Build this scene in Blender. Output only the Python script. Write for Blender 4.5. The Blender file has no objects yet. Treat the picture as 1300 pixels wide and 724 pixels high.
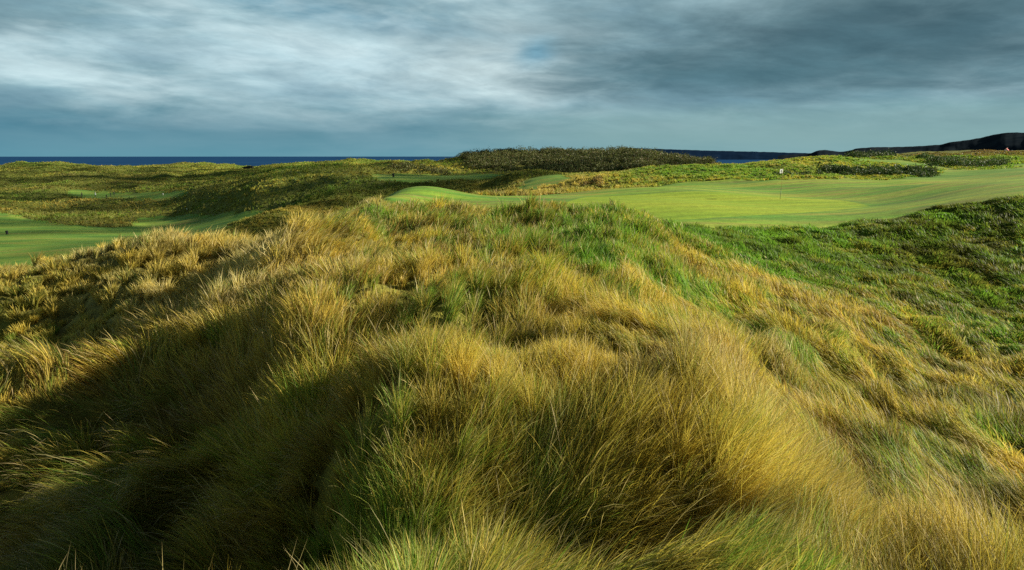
import bpy, bmesh, math
import numpy as np

R = np.random.default_rng(7)
C = bpy.context.scene.collection
scene = bpy.context.scene

# ------------------------------------------------------------------ camera frame
FPX, CXP, CYP, HOR = 866.7, 650.0, 362.0, 198.5
TH = math.atan((CYP - HOR) / FPX)
CT, ST = math.cos(TH), math.sin(TH)
EYE = 27.0                       # eye height above the sea; all heights below are relative to the eye


def ray(u, v):
    a, b = (u - CXP) / FPX, (CYP - v) / FPX
    return a, CT + b * ST, -ST + b * CT


def P(u, v, d, dz=0.0):
    x, y, z = ray(u, v)
    return (x / y * d, d, z / y * d + dz)


# ------------------------------------------------------------------ noise
def _hash(ix, iy, seed):
    h = (ix.astype(np.int64) * 374761393 + iy.astype(np.int64) * 668265263 + seed * 2147483647 * 31) & 0xffffffff
    h = ((h ^ (h >> 13)) * 1274126177) & 0xffffffff
    h = h ^ (h >> 16)
    return (h & 0xffffff).astype(np.float32) / 0xffffff


def vnoise(x, y, seed=0):
    """gradient noise, about -0.7..0.7"""
    ix, iy = np.floor(x), np.floor(y)
    fx, fy = (x - ix).astype(np.float32), (y - iy).astype(np.float32)
    ix, iy = ix.astype(np.int64), iy.astype(np.int64)
    ux, uy = fx * fx * fx * (fx * (fx * 6 - 15) + 10), fy * fy * fy * (fy * (fy * 6 - 15) + 10)

    def g(dx, dy):
        a = _hash(ix + dx, iy + dy, seed) * 6.2831853
        return np.cos(a) * (fx - dx) + np.sin(a) * (fy - dy)
    a = g(0, 0) * (1 - ux) + g(1, 0) * ux
    b = g(0, 1) * (1 - ux) + g(1, 1) * ux
    return (a * (1 - uy) + b * uy) * 1.5


def fbm(x, y, oct=3, seed=0, gain=.5):
    s, a = 0, 1
    for k in range(oct):
        s = s + a * vnoise(x * 2 ** k + 17.3 * k, y * 2 ** k - 9.1 * k, seed + k)
        a *= gain
    return s


def sstep(a, b, x):
    t = np.clip((x - a) / (b - a), 0, 1)
    return t * t * (3 - 2 * t)


# ------------------------------------------------------------------ terrain: surveyed heights, smoothly interpolated
G = -.45   # the grass stands this high on the rough
PTS = [
    # crest and plateau of the near dune
    (0, 1.5, -2.2), (-1.1, 3.1, -2.75), (-.2, 3.3, -2.42), (.8, 3.4, -2.33), (1.5, 3.3, -2.25), (.3, 2.4, -2.2),
    (-1.1, 4.7, -3.7), (-.2, 4.75, -3.4), (.6, 4.6, -3.25), (1.2, 4.3, -2.95),
    (-1.05, 5.9, -2.5), (-.4, 5.8, -2.42), (.3, 5.65, -2.45), (1.0, 5.4, -2.5), (1.6, 4.95, -2.66), (.3, 6.8, -2.22), (1.3, 6.6, -2.35), (-.8, 6.9, -2.18),
    (2.0, 4.2, -2.72), (2.15, 3.5, -2.62), (2.1, 2.8, -2.45), (3.3, 3.4, -3.1), (3.3, 4.8, -3.05),
    (-2.0, 8.3, -3.25), (-2.8, 8.0, -3.6), (-3.0, 9.9, -2.45), (-1.35, 7.4, -2.25), (-1.3, 9.2, -2.3), (-.1, 8.1, -2.55), (1.5, 8.4, -2.35), (-2.0, 6.0, -3.75),
    (2.4, 6.8, -2.4), (0, 9.5, -2.3), (-1, 12.5, -2.32), (0, 15.5, -2.3), (0, 19, -2.2), (2.5, 12, -2.5), (3, 16, -2.4), (2.5, 20, -2.3),
    (.5, 23, -1.95), (3.2, 23, -1.95), (-2.2, 23, -1.95), (-5.3, 22, -2.05), (-6.3, 18, -2.55), (-3.5, 19, -2.3), (-4, 14.5, -2.5),
    (-2.6, 10.5, -2.45), (-4.4, 13, -2.85), 
    # left flank, bowl and its far rim
    (-3.3, 6.6, -4.25), (-5.4, 6.2, -4.8), (-1.9, 4.7, -4.2), (-2.6, 7.0, -3.8), (-3.9, 9.2, -4.15), (-5.4, 11, -4.1), (-3.4, 4.6, -3.9),
    (-6.2, 14, -3.15), (-7.9, 13.2, -3.7), (-9.0, 12.6, -4.0), (-8.9, 10.6, -4.5), (-7.2, 11.2, -4.6), (-8.3, 9, -5.0),
    (-4.2, 7.4, -3.95), (-6.3, 8.9, -4.45),
    # gully and the sunlit spur behind it
    (-11, 17.5, -6.3), (-8.6, 16.8, -5.2), (-8.6, 20, -4.7), (-14, 20, -6.7),
    P(60, 460, 20.5, G), P(150, 360, 25, G), P(255, 345, 24, G), P(0, 400, 25, G), P(0, 351, 30, G), P(100, 319, 32, G), P(200, 302, 33, G),
    P(285, 300, 32, G), P(335, 306, 28, G), P(370, 285, 27, G), P(400, 276, 27, G), P(445, 268, 26, G), P(320, 330, 24, G),
    # right flank, trough and the bank under the green
    P(900, 400, 12, G), P(900, 305, 22, G), P(850, 277, 24.5, G), P(800, 264, 24.5, G), P(1000, 350, 19, G), P(1150, 420, 16.5, G), P(1300, 470, 15, G),
    P(1000, 450, 11, G), P(1150, 550, 9, G), P(1300, 650, 7.8, G), P(1300, 560, 10.5, G), P(1150, 700, 5.0, G), P(1300, 724, 6, G),
    P(1000, 560, 6.8, G),
    P(1000, 300, 27, G), P(1150, 350, 24, G), P(1300, 400, 20, G), P(1300, 300, 28, G), P(1300, 247, 32, G), P(1200, 264, 32, G * .6), P(1100, 284, 31, -.15),
    P(1000, 291, 30, -.1), P(900, 287, 30, -.05), (2, 28.5, -2.9), (-2, 29, -2.9), (5, 27.5, -2.85),
    # green and mown surrounds
    P(990, 254, 48), P(800, 250, 48), P(800, 240, 60), P(1150, 245, 48), P(1250, 230, 56), P(1300, 216, 76), P(1000, 240, 62), P(1000, 229, 71),
    P(900, 268, 36), P(1060, 268, 39), P(1120, 262, 41), P(900, 240, 60), P(540, 243.5, 55), P(560, 262, 42), P(640, 262, 40), P(500, 250, 52), P(660, 250, 52), P(735, 247, 54),
    P(600, 249, 53), P(460, 262, 42, -.2),
    # rough behind the green
    P(1000, 208, 88, G), P(870, 209.5, 95, -.3), P(940, 209, 92, G), P(760, 223, 88, -.3), P(1040, 203, 92, G), P(1100, 196, 112, G), P(1200, 199, 117, G), P(1290, 202, 112, -.2),
    P(1150, 208, 96), P(1200, 221, 82), P(1060, 214, 84, G), P(1130, 219, 80, G), P(790, 217, 105, -.3), P(1250, 211, 95),
    (70, 170, -3), (45, 170, -5), (25, 160, -6),
    # valley between the green and the far dunes
    (-8, 75, -6.5), (-18, 80, -8.5), P(690, 239, 90), P(680, 229, 112), P(720, 226, 105, -.2), (-2, 72, -4.6), (10, 78, -4.2),
    P(745, 226, 96, -.4), P(650, 241, 100, G),
    P(330, 231, 175, G), P(390, 224, 175, G), P(450, 219, 178, G), P(218, 244, 215, G), P(260, 239.5, 203, G), P(300, 234, 190, G), P(300, 266, 158), P(260, 259, 180), P(228, 255, 200), P(500, 232, 152), P(500, 222, 186), P(575, 223, 182), P(600, 232, 142, G), P(640, 231, 130, G), P(560, 226, 165), P(540, 233, 150, G),
    P(345, 268, 146), P(420, 260, 128), (-22, 110, -11), (-14, 105, -9.6), P(350, 273, 112),  P(395, 245, 145, G), P(470, 243, 140, G), P(330, 250, 160, G), P(250, 234, 260, G), P(300, 228, 260, G), P(660, 222, 135), (2, 150, -5),
    # lit far dunes and the coast
    P(455, 201.5, 420, G), P(480, 205.5, 420, G), P(430, 212, 375), P(550, 206, 400, G), P(500, 208, 405), P(490, 214, 300), P(565, 218, 280), P(368, 208, 500), P(258, 206.5, 540), P(228, 212.5, 545), P(320, 214, 450), P(150, 215, 520), P(200, 215.5, 540), P(330, 213, 500),
    P(75, 208, 480), P(0, 213, 450), P(30, 207.5, 470), P(112, 212, 500), P(405, 212, 460), P(52, 210, 475), P(300, 212, 540),
    P(130, 235, 300), P(130, 225, 350), P(0, 230, 320), P(250, 231, 310), P(250, 221, 380), P(0, 222, 380), P(380, 217, 330), P(60, 218, 400), P(190, 221, 390),
    P(120, 249, 248), P(0, 241, 280), P(190, 240, 255, G), P(60, 238, 275),
    P(230, 270, 186), P(100, 286, 160), P(0, 300, 140), P(200, 302, 128), P(0, 330, 105), P(100, 311, 118), P(325, 277, 136), P(325, 270, 148), P(280, 268, 168), P(60, 256, 222, G), P(0, 270, 185), P(125, 266, 198, G), P(110, 278, 175, G), P(20, 262, 205, G),
    (-45, 60, -12.5), (-30, 58, -12), (-18, 50, -9.5), (-11, 42, -6), (-30, 90, -13.5), (-20, 75, -11), (-12, 60, -7),
    # buckthorn hill
    P(600, 198, 235), P(650, 196, 235), P(700, 195.5, 232), P(800, 196, 222), P(890, 207, 205), P(600, 218, 192), P(700, 218, 178), P(800, 216, 165), P(560, 210, 262), P(850, 200.5, 212), P(745, 195, 228),
    P(650, 205, 212), P(750, 205, 200), (-30, 290, -8), (0, 300, -6), (40, 300, -8), (60, 260, -8),
    (-20, 330, -9), (-80, 620, -20), (-200, 700, -24), (-320, 640, -22), (-420, 520, -14), (0, 600, -24), (80, 560, -18),
    (-250, 950, -34), (0, 1000, -38), (-600, 900, -34), (160, 800, -30),
    # moor to the right, beyond the near crest
    P(1150, 199, 250), P(1290, 200, 250), P(1200, 196.5, 520), P(1290, 195.5, 520), P(1150, 199, 520), P(1270, 193.2, 900), P(1200, 193.5, 900), P(1330, 192, 900), P(1140, 200, 900), P(1080, 205, 600),
    (190, 480, -6), (130, 400, -8), (620, 1200, 5), (900, 1200, 12), (500, 560, 3), (300, 200, 4),
    # round the sides, out of the picture
    (-40, 20, -8), (-70, 50, -12), (-25, 8, -7), (-12, 3, -5.5), (-200, 150, -15), (-350, 250, -12), (16, 5, -5), (13, 9, -5.2), (25, 15, -4.6), (34, 24, -2.6), (60, 40, -2.2), (90, 60, -1.5), (160, 110, 0), (6, 2.5, -3.8),
]
PTS = np.array(PTS, float)


def uv_of(x, y):
    return np.arctan2(x, y) * 1.7, np.log(np.maximum(np.hypot(x, y), .3))


def scale_of(r):
    return r + 12.0


_pu, _pv = uv_of(PTS[:, 0], PTS[:, 1])
_pw = PTS[:, 2] / scale_of(np.hypot(PTS[:, 0], PTS[:, 1]))


def _phi(d2):
    return np.where(d2 > 1e-12, .5 * d2 * np.log(np.maximum(d2, 1e-12)), 0)


n = len(PTS)
A = np.zeros((n + 3, n + 3))
A[:n, :n] = _phi((_pu[:, None] - _pu) ** 2 + (_pv[:, None] - _pv) ** 2) + np.eye(n) * 1e-6
A[:n, n], A[:n, n + 1], A[:n, n + 2] = 1, _pu, _pv
A[n:, :n] = A[:n, n:].T
_sol = np.linalg.solve(A, np.concatenate([_pw, [0, 0, 0]]))
# table of the interpolated surface
NA, NR = 460, 560
A0, A1, L0, L1 = -.95, .95, math.log(1.4), math.log(1300)
_ta, _tl = np.linspace(A0, A1, NA), np.linspace(L0, L1, NR)
_U, _V = np.meshgrid(_ta * 1.7, _tl)
TAB = _sol[n] + _sol[n + 1] * _U + _sol[n + 2] * _V
for k in range(n):
    TAB += _sol[k] * _phi((_U - _pu[k]) ** 2 + (_V - _pv[k]) ** 2)


def table(T, x, y):
    r = np.hypot(x, y)
    a = np.clip((np.arctan2(x, y) - A0) / (A1 - A0) * (NA - 1), 0, NA - 1.001)
    l = np.clip((np.log(np.maximum(r, .1)) - L0) / (L1 - L0) * (NR - 1), 0, NR - 1.001)
    ia, il = a.astype(int), l.astype(int)
    fa, fl = a - ia, l - il
    return (T[il, ia] * (1 - fa) + T[il, ia + 1] * fa) * (1 - fl) + (T[il + 1, ia] * (1 - fa) + T[il + 1, ia + 1] * fa) * fl


# mown areas, outlined by bearing (as picture column) and distance
def poly(pts):
    return np.array([(math.atan((u - CXP) / FPX * .99), math.log(d * math.hypot(1, (u - CXP) / FPX))) for u, d in pts])


FAIRWAY = poly([(1300, 32.5), (1200, 33.5), (1100, 31.6), (1000, 30.4), (900, 30), (850, 28.5), (780, 28), (700, 28), (640, 28), (560, 31), (500, 37), (475, 43), (470, 50), (500, 56), (540, 60), (600, 58), (650, 60), (690, 65), (735, 66), (790, 70),
                (870, 75), (930, 74), (1000, 71), (1080, 73), (1145, 75), (1192, 81), (1195, 90), (1120, 97), (1060, 101), (1075, 105), (1140, 103), (1180, 98), (1225, 86), (1276, 84), (1290, 95), (1300, 108), (1420, 108), (1420, 36)])
GREEN = poly([(745, 51), (850, 52), (940, 53), (1020, 52), (1075, 47), (1108, 42), (1065, 38.5), (1010, 36.3), (940, 34), (890, 32.8), (800, 32), (740, 34), (712, 42)])
VALLEY = poly([(-250, 60), (-250, 190), (0, 183), (60, 163), (110, 158), (157, 162), (170, 184), (215, 183), (250, 170), (300, 154), (335, 146), (350, 141), (346, 135), (325, 129), (300, 118), (270, 100), (240, 60)])
UPPER = poly([(84, 266), (112, 268), (160, 246), (235, 215), (238, 203), (200, 205), (150, 226), (100, 234), (84, 246)])
PLATEAU = poly([(470, 186), (540, 189), (600, 182), (650, 172), (600, 160), (520, 150), (475, 154)])
HOLLOW = poly([(662, 90), (705, 92), (730, 101), (715, 125), (672, 128), (655, 106)])


def sdf(pl, a, l):
    """signed distance in (bearing, log distance): positive inside"""
    d = np.full(a.shape, 1e9)
    inside = np.zeros(a.shape, bool)
    for (x0, y0), (x1, y1) in zip(pl, np.roll(pl, -1, 0)):
        dx, dy = x1 - x0, y1 - y0
        t = np.clip(((a - x0) * dx + (l - y0) * dy) / (dx * dx + dy * dy), 0, 1)
        d = np.minimum(d, np.hypot(a - x0 - t * dx, l - y0 - t * dy))
        c = ((y0 > l) != (y1 > l)) & (a < dx * (l - y0) / (dy if dy else 1e-9) + x0)
        inside ^= c
    return np.where(inside, d, -d)


_AA, _LL = np.meshgrid(_ta, _tl)
S_FAIR, S_GREEN = sdf(FAIRWAY, _AA, _LL), sdf(GREEN, _AA, _LL)
S_VAL = np.maximum(sdf(VALLEY, _AA, _LL), sdf(UPPER, _AA, _LL))
S_PLAT, S_HOL = sdf(PLATEAU, _AA, _LL), sdf(HOLLOW, _AA, _LL)
S_MOWN = np.maximum.reduce([S_FAIR, S_VAL, S_PLAT, S_HOL])
# ground outside the surveyed bearings is never mown
THK = poly([(575, 270), (640, 262), (800, 255), (900, 235), (905, 195), (860, 170), (790, 163), (700, 176), (640, 186), (598, 200)])
S_THK = sdf(THK, _AA, _LL)
GOR = poly([(1042, 83.5), (1110, 81), (1188, 78.5), (1188, 82), (1110, 85.5), (1042, 87)])
S_GOR = sdf(GOR, _AA, _LL)


def H(x, y, rough=True):
    r = np.hypot(x, y)
    w = table(TAB, x, y)
    z = w * scale_of(r)
    near = sstep(.8, 3.0, r)
    z = z * near + (-2.15) * (1 - near)
    m = sstep(-.02, .03, table(S_MOWN, x, y))          # 1 on mown turf
    if rough:
        k = (1 - m)
        a1 = .30 * sstep(3, 9, r) * (1 - sstep(60, 120, r)) * fbm(x / 3.1, y / 3.1, 3, 5)
        a2 = .21 * (1 - sstep(30, 60, r)) * sstep(2, 5, r) * (vnoise(x / .95, y / .95, 9))
        a3 = .75 * sstep(60, 150, r) * fbm(x / 13, y / 13, 4, 12, .5) + .9 * sstep(230, 360, r) * fbm(x / 24, y / 24, 3, 71) + 1.5 * sstep(200, 420, r) * fbm(x / 42, y / 42, 3, 31)
        a3 = a3 + 2.6 * sstep(170, 260, r) * (1 - sstep(470, 600, r)) * (x < 20) * (.25 - np.abs(fbm(x / 46 + 2, y / 60, 3, 81)))
        a4 = np.where(x > 2, .18, .35) * sstep(24, 60, r) * (1 - sstep(200, 400, r)) * fbm(x / 4.2, y / 4.2, 2, 44)
        a1 = a1 + .30 * sstep(3.5, 8, r) * (1 - sstep(30, 60, r)) * (.28 - np.abs(fbm(x / 3.6 + 3, y / 3.6, 2, 15)))
        calm = 1 - .6 * sstep(4, 8, x) * sstep(17, 22, y) * (1 - sstep(50, 70, y))
        z = z + k * ((a1 + a2) * calm + a3 + a4)
    z = z + m * (.28 * sstep(25, 60, r) * (1 - sstep(80, 120, r)) * vnoise(x / 9, y / 9, 51) + (.14 * sstep(80, 160, r)) * fbm(x / 22, y / 22, 2, 55))
    return z


def cast(u, v, grass=0.0):
    """first ground point that the pixel's ray meets"""
    x, y, z = ray(u, v)
    q = math.hypot(x, y)
    t = np.exp(np.linspace(math.log(2.0), math.log(1250), 3000)) / q
    h = H(x * t, y * t) + grass
    hit = np.nonzero(z * t < h)[0]
    k = hit[0] if len(hit) else len(t) - 1
    return x * t[k], y * t[k]


# ------------------------------------------------------------------ what grows where
# palette: gold, fresh green, dark olive, rust, pale straw
PAL = np.array([(.63, .465, .078), (.17, .35, .036), (.13, .150, .030), (.30, .16, .045), (.74, .61, .29)])
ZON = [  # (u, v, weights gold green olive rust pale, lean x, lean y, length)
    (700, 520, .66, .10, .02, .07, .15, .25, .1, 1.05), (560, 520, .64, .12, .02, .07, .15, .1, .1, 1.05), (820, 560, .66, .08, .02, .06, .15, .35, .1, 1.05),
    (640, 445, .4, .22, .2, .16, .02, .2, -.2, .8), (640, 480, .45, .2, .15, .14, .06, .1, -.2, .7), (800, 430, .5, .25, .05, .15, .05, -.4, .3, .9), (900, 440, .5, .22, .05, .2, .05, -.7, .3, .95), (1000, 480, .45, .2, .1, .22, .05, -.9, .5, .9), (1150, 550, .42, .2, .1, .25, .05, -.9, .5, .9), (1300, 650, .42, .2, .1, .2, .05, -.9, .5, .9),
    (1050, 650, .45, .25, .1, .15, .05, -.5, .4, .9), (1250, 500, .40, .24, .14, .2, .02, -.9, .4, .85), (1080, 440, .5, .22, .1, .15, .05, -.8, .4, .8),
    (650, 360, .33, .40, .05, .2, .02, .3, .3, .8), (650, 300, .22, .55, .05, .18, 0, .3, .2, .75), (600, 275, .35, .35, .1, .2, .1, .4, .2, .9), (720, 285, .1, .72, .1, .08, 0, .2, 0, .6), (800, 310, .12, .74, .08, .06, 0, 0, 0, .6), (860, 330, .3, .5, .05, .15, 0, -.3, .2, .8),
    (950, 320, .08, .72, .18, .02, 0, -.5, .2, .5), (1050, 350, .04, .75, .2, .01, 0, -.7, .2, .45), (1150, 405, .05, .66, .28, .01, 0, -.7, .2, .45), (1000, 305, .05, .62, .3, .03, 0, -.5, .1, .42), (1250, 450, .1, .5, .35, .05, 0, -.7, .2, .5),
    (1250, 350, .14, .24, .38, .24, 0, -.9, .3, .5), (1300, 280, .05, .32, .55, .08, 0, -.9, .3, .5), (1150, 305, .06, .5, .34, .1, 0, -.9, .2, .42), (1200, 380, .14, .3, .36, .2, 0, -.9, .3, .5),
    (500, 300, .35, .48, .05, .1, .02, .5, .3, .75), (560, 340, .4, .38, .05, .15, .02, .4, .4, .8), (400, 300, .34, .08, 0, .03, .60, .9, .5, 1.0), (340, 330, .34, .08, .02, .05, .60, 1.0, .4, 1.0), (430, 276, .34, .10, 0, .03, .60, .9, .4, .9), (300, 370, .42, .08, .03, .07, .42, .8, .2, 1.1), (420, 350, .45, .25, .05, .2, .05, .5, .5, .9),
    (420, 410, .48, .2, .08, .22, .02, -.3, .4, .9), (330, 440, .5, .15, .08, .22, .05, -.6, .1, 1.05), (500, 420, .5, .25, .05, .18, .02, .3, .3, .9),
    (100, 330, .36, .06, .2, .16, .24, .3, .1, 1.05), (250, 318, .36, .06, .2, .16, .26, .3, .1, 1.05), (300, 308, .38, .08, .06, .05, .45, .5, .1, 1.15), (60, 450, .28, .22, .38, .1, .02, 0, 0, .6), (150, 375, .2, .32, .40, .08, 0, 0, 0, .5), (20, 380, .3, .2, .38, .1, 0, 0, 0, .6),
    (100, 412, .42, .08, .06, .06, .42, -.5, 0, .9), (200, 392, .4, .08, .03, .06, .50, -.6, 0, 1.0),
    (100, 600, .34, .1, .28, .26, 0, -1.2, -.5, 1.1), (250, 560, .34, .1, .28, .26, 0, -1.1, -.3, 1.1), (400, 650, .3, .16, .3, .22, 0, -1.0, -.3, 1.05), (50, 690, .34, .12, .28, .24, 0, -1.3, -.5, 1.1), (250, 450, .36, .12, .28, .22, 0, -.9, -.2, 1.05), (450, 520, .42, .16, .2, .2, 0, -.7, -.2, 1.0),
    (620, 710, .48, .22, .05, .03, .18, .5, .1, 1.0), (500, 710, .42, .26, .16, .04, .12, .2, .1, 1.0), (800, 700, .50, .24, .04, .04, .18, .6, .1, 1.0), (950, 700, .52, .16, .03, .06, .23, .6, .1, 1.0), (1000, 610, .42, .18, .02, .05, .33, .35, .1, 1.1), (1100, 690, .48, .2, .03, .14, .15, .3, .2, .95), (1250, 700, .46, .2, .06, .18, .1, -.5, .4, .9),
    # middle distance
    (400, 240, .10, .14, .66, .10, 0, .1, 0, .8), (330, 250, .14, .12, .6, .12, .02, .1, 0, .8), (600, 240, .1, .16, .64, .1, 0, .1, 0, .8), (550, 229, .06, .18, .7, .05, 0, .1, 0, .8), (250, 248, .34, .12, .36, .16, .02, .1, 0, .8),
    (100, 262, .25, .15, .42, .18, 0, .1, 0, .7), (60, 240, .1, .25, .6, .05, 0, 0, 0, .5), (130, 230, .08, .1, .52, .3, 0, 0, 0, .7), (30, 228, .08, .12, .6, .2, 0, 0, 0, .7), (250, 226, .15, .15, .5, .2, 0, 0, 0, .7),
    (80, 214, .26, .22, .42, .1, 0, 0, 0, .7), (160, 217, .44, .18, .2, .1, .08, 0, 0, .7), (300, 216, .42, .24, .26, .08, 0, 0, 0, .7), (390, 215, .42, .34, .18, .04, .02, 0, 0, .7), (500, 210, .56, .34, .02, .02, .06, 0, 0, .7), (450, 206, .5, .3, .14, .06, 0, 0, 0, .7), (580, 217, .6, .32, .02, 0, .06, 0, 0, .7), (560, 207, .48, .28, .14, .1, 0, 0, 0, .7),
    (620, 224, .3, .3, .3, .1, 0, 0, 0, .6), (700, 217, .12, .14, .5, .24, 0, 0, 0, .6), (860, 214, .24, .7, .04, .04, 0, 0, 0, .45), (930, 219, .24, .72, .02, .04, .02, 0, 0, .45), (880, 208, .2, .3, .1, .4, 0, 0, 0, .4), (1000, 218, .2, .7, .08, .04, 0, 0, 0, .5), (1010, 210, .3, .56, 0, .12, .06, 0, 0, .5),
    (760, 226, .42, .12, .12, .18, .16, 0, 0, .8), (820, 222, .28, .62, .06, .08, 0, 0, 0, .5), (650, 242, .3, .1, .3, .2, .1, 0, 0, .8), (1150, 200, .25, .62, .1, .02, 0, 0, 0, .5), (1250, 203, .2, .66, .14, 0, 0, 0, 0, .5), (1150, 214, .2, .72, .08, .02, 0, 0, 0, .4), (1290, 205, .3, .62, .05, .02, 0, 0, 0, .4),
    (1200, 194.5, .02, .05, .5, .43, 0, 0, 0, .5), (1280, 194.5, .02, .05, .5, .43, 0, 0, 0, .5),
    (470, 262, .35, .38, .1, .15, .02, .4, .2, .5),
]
_z = []
for q in ZON:
    xx, yy = cast(q[0], q[1], .15)
    if q[0] >= 800 and q[1] > 425:
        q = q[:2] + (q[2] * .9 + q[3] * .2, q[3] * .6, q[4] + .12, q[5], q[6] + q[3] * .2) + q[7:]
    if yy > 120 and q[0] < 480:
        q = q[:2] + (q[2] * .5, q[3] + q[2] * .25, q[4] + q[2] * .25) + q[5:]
    uu, vv = uv_of(xx, yy)
    _z.append((float(uu), float(vv)) + tuple(q[2:]))
_z = np.array(_z)
# kernel-weighted table of the ten fields
FLD = np.zeros((NR, NA, 8))
W = np.zeros((NR, NA))
_d2all = np.array([(_z[:, 0] - a) ** 2 + ((_z[:, 1] - b)) ** 2 for a, b in _z[:, :2]])
np.fill_diagonal(_d2all, 9)
for k in range(len(_z)):
    s = np.clip(math.sqrt(_d2all[k].min()) * .75, .05, .25)
    w = np.exp(-((_U - _z[k, 0]) ** 2 + (_V - _z[k, 1]) ** 2) / (2 * s * s)) + 1e-4 / (((_U - _z[k, 0]) ** 2 + (_V - _z[k, 1]) ** 2) + .01) ** 1.5
    W += w
    FLD += w[..., None] * _z[k, 2:]
FLD /= W[..., None]


def fields(x, y):
    return np.stack([table(FLD[..., k], x, y) for k in range(8)], -1)


# ------------------------------------------------------------------ node helpers
def new_mat(name):
    m = bpy.data.materials.new(name)
    m.use_nodes = True
    nt = m.node_tree
    nt.nodes.clear()
    return m, nt


def N(nt, t, **kw):
    nd = nt.nodes.new(t)
    for k, v in kw.items():
        if k.startswith('i_'):
            key = k[2:]
            nd.inputs[int(key) if key.isdigit() else key].default_value = v
        else:
            setattr(nd, k, v)
    return nd


def math_(nt, op, a, b=None, clamp=False):
    nd = nt.nodes.new('ShaderNodeMath')
    nd.operation = op
    nd.use_clamp = clamp
    for k, s in enumerate((a, b)):
        if s is None:
            continue
        if hasattr(s, 'is_linked'):
            nt.links.new(s, nd.inputs[k])
        else:
            nd.inputs[k].default_value = s
    return nd.outputs[0]


def mixc(nt, f, a, b, blend='MIX'):
    nd = nt.nodes.new('ShaderNodeMix')
    nd.data_type = 'RGBA'
    nd.blend_type = blend
    for sock, s in ((nd.inputs[0], f), (nd.inputs[6], a), (nd.inputs[7], b)):
        if hasattr(s, 'is_linked'):
            nt.links.new(s, sock)
        elif isinstance(s, (int, float)):
            sock.default_value = s
        else:
            sock.default_value = tuple(s) + (1,) if len(s) == 3 else s
    return nd.outputs[2]


def ramp(nt, f, stops, interp='LINEAR'):
    nd = nt.nodes.new('ShaderNodeValToRGB')
    cr = nd.color_ramp
    cr.interpolation = interp
    while len(cr.elements) < len(stops):
        cr.elements.new(.5)
    for e, (p, c) in zip(cr.elements, stops):
        e.position = p
        e.color = (c, c, c, 1) if isinstance(c, (int, float)) else tuple(c) + (1,)
    nt.links.new(f, nd.inputs[0])
    return nd.outputs[0]


def simple_mat(name, col, rough=.7, var=.25, scale=3.0, metal=0.0, bump=0.0):
    m, nt = new_mat(name)
    out = N(nt, 'ShaderNodeOutputMaterial')
    b = N(nt, 'ShaderNodeBsdfPrincipled', i_Roughness=rough, i_Metallic=metal)
    tc = N(nt, 'ShaderNodeTexCoord')
    no = N(nt, 'ShaderNodeTexNoise', i_Scale=scale, i_Detail=4.0)
    nt.links.new(tc.outputs['Object'], no.inputs['Vector'])
    c = mixc(nt, no.outputs[0], [k * (1 - var) for k in col], [min(1, k * (1 + var)) for k in col])
    nt.links.new(c, b.inputs['Base Color'])
    if bump:
        bp = N(nt, 'ShaderNodeBump', i_Strength=bump)
        nt.links.new(no.outputs[0], bp.inputs['Height'])
        nt.links.new(bp.outputs[0], b.inputs['Normal'])
    nt.links.new(b.outputs[0], out.inputs[0])
    return m


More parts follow.
